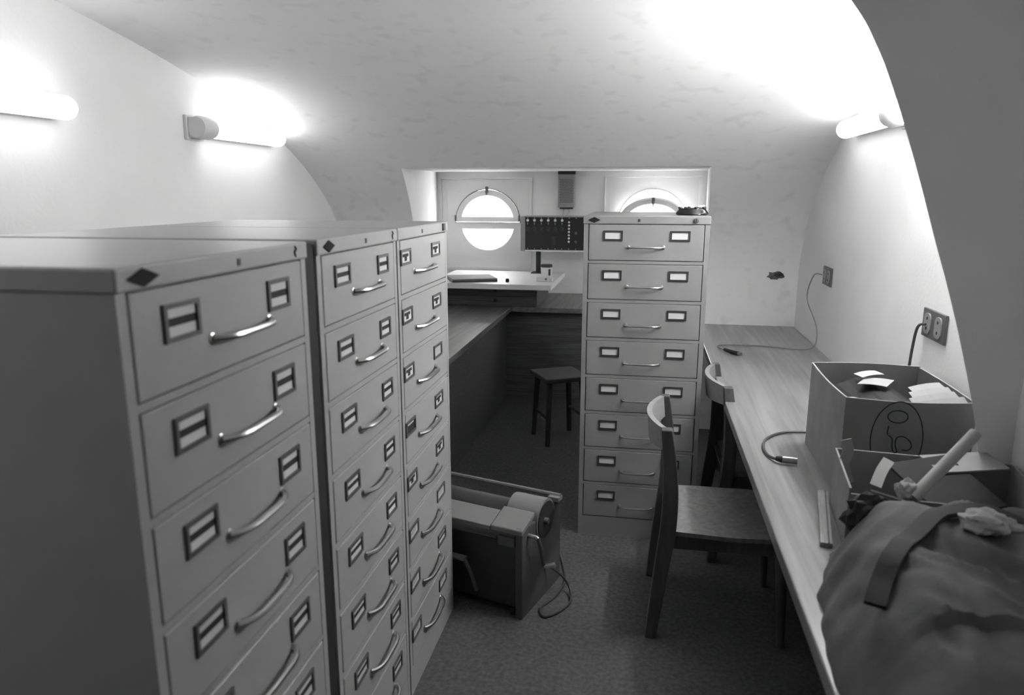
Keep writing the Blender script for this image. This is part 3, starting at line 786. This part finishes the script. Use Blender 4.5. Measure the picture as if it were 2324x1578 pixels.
# ------------------------------------------------------------------ second, low carton with odds and ends
b2 = thing('carton', 'low open carton behind the dark cloth bag on the near desk', 'carton', (.735, 1.86, .74), math.radians(-7))
def bd(x0, x1, y0, y1, z0, z1, nm, p=b2):
    m = MB().box(x0, x1, y0, y1, z0, z1)
    m.mi = [0, 2, 0, 0, 0, 0]
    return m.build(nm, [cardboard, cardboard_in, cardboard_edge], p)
bd(-.215, -.210, -.125, .17, 0, .165, 'side_wall'); bd(.21, .215, -.125, .17, 0, .165, 'side_wall')
bd(-.21, .21, .165, .17, 0, .165, 'back_wall'); bd(-.21, .21, -.125, -.12, 0, .15, 'front_wall'); bd(-.21, .21, -.12, .165, 0, .005, 'bottom')
sl = thing('wood_offcut', 'pale narrow wood offcut lying on the desk along the low carton', 'offcut', (.503, 1.945, .7405), math.radians(-11))
MB().box(-.014, .014, -.175, .175, 0, .011).build('board', mat('pale_wood', .34, .6, .15, 6, stretch=(30, 2, 30)), sl, bevel=.001)
MB().box(.004, .008, -.174, .174, .011, .0125).build('groove_strip', dark_wood, sl)
# cloth strips, papers and tube sticking out
def ribbon(name, label, cat, m, pts, w, nrm, group=None, par=None, t=.003):
    P = spline(pts, 6); N_ = Vector(nrm).normalized(); mb = MB(); vs = []
    for i, q in enumerate(P):
        a = (P[min(i+1, len(P)-1)]-P[max(i-1, 0)]).normalized(); sx = a.cross(N_).normalized()
        nn = sx.cross(a)
        ww = w*(.5 if isinstance(w, float) else .5)
        for s1, s2 in ((-1, 0), (1, 0), (1, 1), (-1, 1)): vs.append(q+sx*ww*s1-nn*t*s2)
    n = len(P); fs = [(0, 1, 2, 3), tuple(range(4*n-4, 4*n))]
    for i in range(n-1):
        for k in range(4): fs.append((4*i+k, 4*i+(k+1) % 4, 4*i+4+(k+1) % 4, 4*i+4+k))
    o = mb.add(vs, fs).build(name, m, par, smooth=True)
    if label: tag(o, label, cat, group)
    return o
t = thing('cardboard_tube', 'pale cardboard tube sticking up out of the low carton', 'tube', (.655, 1.735, .925))
dv = Vector((.105, .06, .095))*1.25
m = MB(); n = 20
m.tube([Vector((-.02, -.012, -.02)), dv], .0145, 20, cap=False)
m.tube([dv, dv-dv.normalized()*.02], [.0145, .0125], 20, cap=False)
m.build('shell', paper, t, smooth=True)
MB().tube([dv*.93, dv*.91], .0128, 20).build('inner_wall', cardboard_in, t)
ribbon('paper_strip', 'curled pale strip rising at the far left corner of the low carton', 'paper', paper_g, [(.56, 1.96, .84), (.545, 1.965, .89), (.555, 1.975, .925), (.548, 1.98, .955)], .028, (0, -1, .1))
ribbon('paper_strip', 'crisp white strip leaning on the back rim of the low carton', 'paper', paper, [(.605, 1.89, .865), (.625, 1.92, .895), (.648, 1.945, .918)], .028, (0, -.6, 1))

def crumple(name, label, cat, m, c, r, seed, group=None):
    bm = bmesh.new(); bmesh.ops.create_icosphere(bm, subdivisions=3, radius=1)
    for v in bm.verts:
        d = v.co.normalized(); k = 1+.35*noise.noise(d*2.2+Vector((seed, 0, 0)))+.18*abs(noise.noise(d*5+Vector((0, seed, 0))))
        v.co = Vector((d.x*r[0]*k, d.y*r[1]*k, d.z*r[2]*k))
    for f in bm.faces: f.smooth = False
    me = bpy.data.meshes.new(name); bm.to_mesh(me); bm.free(); me.materials.append(m)
    o = link(name, me, None, c); return tag(o, label, cat, group)
crumple('black_cloth', 'black bunched cloth between the low carton and the dark bag', 'cloth', strap_m, (.535, 1.675, .875), (.055, .036, .05), 9.2)
crumple('crumpled_paper', 'pale crumpled paper at the foot of the cardboard tube', 'paper', paper_g, (.628, 1.745, .915), (.024, .026, .024), 1.3)
crumple('crumpled_paper', 'pale crumpled paper ball on top of the dark cloth bag', 'paper', paper, (.69, 1.50, .955), (.040, .035, .024), 4.1)
crumple('crumpled_paper', 'smaller crumpled paper beside the pale ball on the dark cloth bag', 'paper', paper_g, (.735, 1.53, .935), (.045, .03, .016), 7.7)

# dark stiff leaf (book cover) lying in the low carton
o = MB().box(-.085, .085, -.11, .11, 0, .006).build('black_folder', mat('matte_black_board', .03, .85, .2, 10), bevel=.001)
o.location = (.765, 1.89, .878); o.rotation_euler = (.24, -.10, .30); tag(o, 'black folder lying tilted in the low carton', 'folder')
o = MB().box(-.09, .09, -.05, .05, 0, .004).build('paper_sheet', paper_g)
o.location = (.845, 1.99, .905); o.rotation_euler = (.1, -.05, .2); tag(o, 'grey sheet at the far right of the low carton', 'paper')
o = MB().box(-.10, .10, -.022, .022, 0, .003).build('paper_sheet', paper)
o.location = (.625, 1.655, .912); o.rotation_euler = (-.5, .05, -.62); tag(o, 'white sheet folded over the near rim of the low carton', 'paper')

# big dark cloth bag slumped on the near end of the desk
m = MB(); nu, nv = 70, 60; vs = []
xleft = [(1.0, .36), (1.26, .365), (1.45, .385), (1.54, .405), (1.66, .44), (1.73, .47)]
def xle(y):
    if y <= xleft[0][0]: return xleft[0][1]
    for (a, b), (c, d) in zip(xleft, xleft[1:]):
        if y <= c: return b+(d-b)*(y-a)/(c-a)
    return xleft[-1][1]
for i in range(nu+1):
    y = .80 + (1.735-.80)*i/nu
    x0 = xle(y); x1 = XR-.012
    for k in range(nv+1):
        s = k/nv; x = x0+(x1-x0)*s
        ramp = min(1, s/.24); ramp = math.sin(ramp*PI/2)**.8
        ey = min(1, (1.735-y)/.10); ey = math.sin(max(0, ey)*PI/2)**.6
        e0 = min(1, (y-.80)/.25); e0 = math.sin(max(0, e0)*PI/2)
        h = .150*ramp*(.35+.65*ey)*e0 + .035*math.sin(PI*min(1, s*1.1))*ey
        q = Vector((x*6, y*6, 2.0))
        w1 = noise.noise(Vector((x*3.1, y*3.1, 9.0)))*.5
        rid = 1-abs(noise.noise(Vector(((x*.8+y*.6+w1*.25)*9, (y*.8-x*.6)*2.2, 3.0))))*2
        rid2 = 1-abs(noise.noise(Vector(((x+w1*.2)*17, (y-.4*x)*6, 7.0))))*2
        f = noise.noise(Vector((x*5, y*5, 2.0)))*.022 + rid*.026 + rid2*.012 - .014
        edge_k = min(1, s/.12)*min(1, (1.735-y)/.05)*min(1, (y-.8)/.05)
        z = .7415 + max(0, h*(1.0 if y > 1.15 else .9)) + f*edge_k*ramp
        wob = .012*noise.noise(Vector((y*14, s*3, 1)))*(1-s)
        vs.append((x+wob, y, max(z, .7412)))
nb = len(vs)
g = lambda i, k: i*(nv+1)+k
fs = [(g(i, k), g(i, k+1), g(i+1, k+1), g(i+1, k)) for i in range(nu) for k in range(nv)]
vs += [(x, y, .7405) for x, y, z in vs]
ring = [g(i, 0) for i in range(nu+1)] + [g(nu, k) for k in range(1, nv+1)] + [g(i, nv) for i in range(nu-1, -1, -1)] + [g(0, k) for k in range(nv-1, 0, -1)]
for a_, b_ in zip(ring, ring[1:]+ring[:1]): fs.append((a_, b_, nb+b_, nb+a_))
bag = thing('cloth_bag', 'big dark cloth bag slumped over the near end of the desk', 'bag', (.68, 1.3, .74))
mm = MB().add([(x-.68, y-1.3, z-.74) for x, y, z in vs], fs)
mm.build('cloth', sack, bag, smooth=True)
def on(x, y, dz=.012):
    # height of the bag's cloth at x,y
    i = round((y-.80)/(1.735-.80)*nu); x0 = xle(y); k = round((x-x0)/((XR-.012)-x0)*nv)
    i = max(0, min(nu, i)); k = max(0, min(nv, k)); return vs[g(i, k)][2]+dz
sp = []
for x, y in [(.90, 1.50), (.83, 1.57), (.76, 1.61), (.70, 1.60), (.64, 1.555), (.59, 1.50), (.55, 1.45), (.51, 1.40), (.475, 1.35), (.445, 1.30), (.42, 1.25)]:
    sp.append((x, y, 0))
sp2 = []
for q in spline(sp, 5):
    sp2.append([q.x, q.y, max(on(q.x+a*.014, q.y+b*.014, .007) for a in (-1, 0, 1) for b in (-1, 0, 1))])
n = len(sp2)
sp = [(p[0]-.68, p[1]-1.3, sum(sp2[min(max(i+k, 0), n-1)][2] for k in range(-4, 5))/9+.004-.74) for i, p in enumerate(sp2)]
ribbon('strap', None, None, strap_m, sp, .036, (0, 0, 1), par=bag, t=.010)
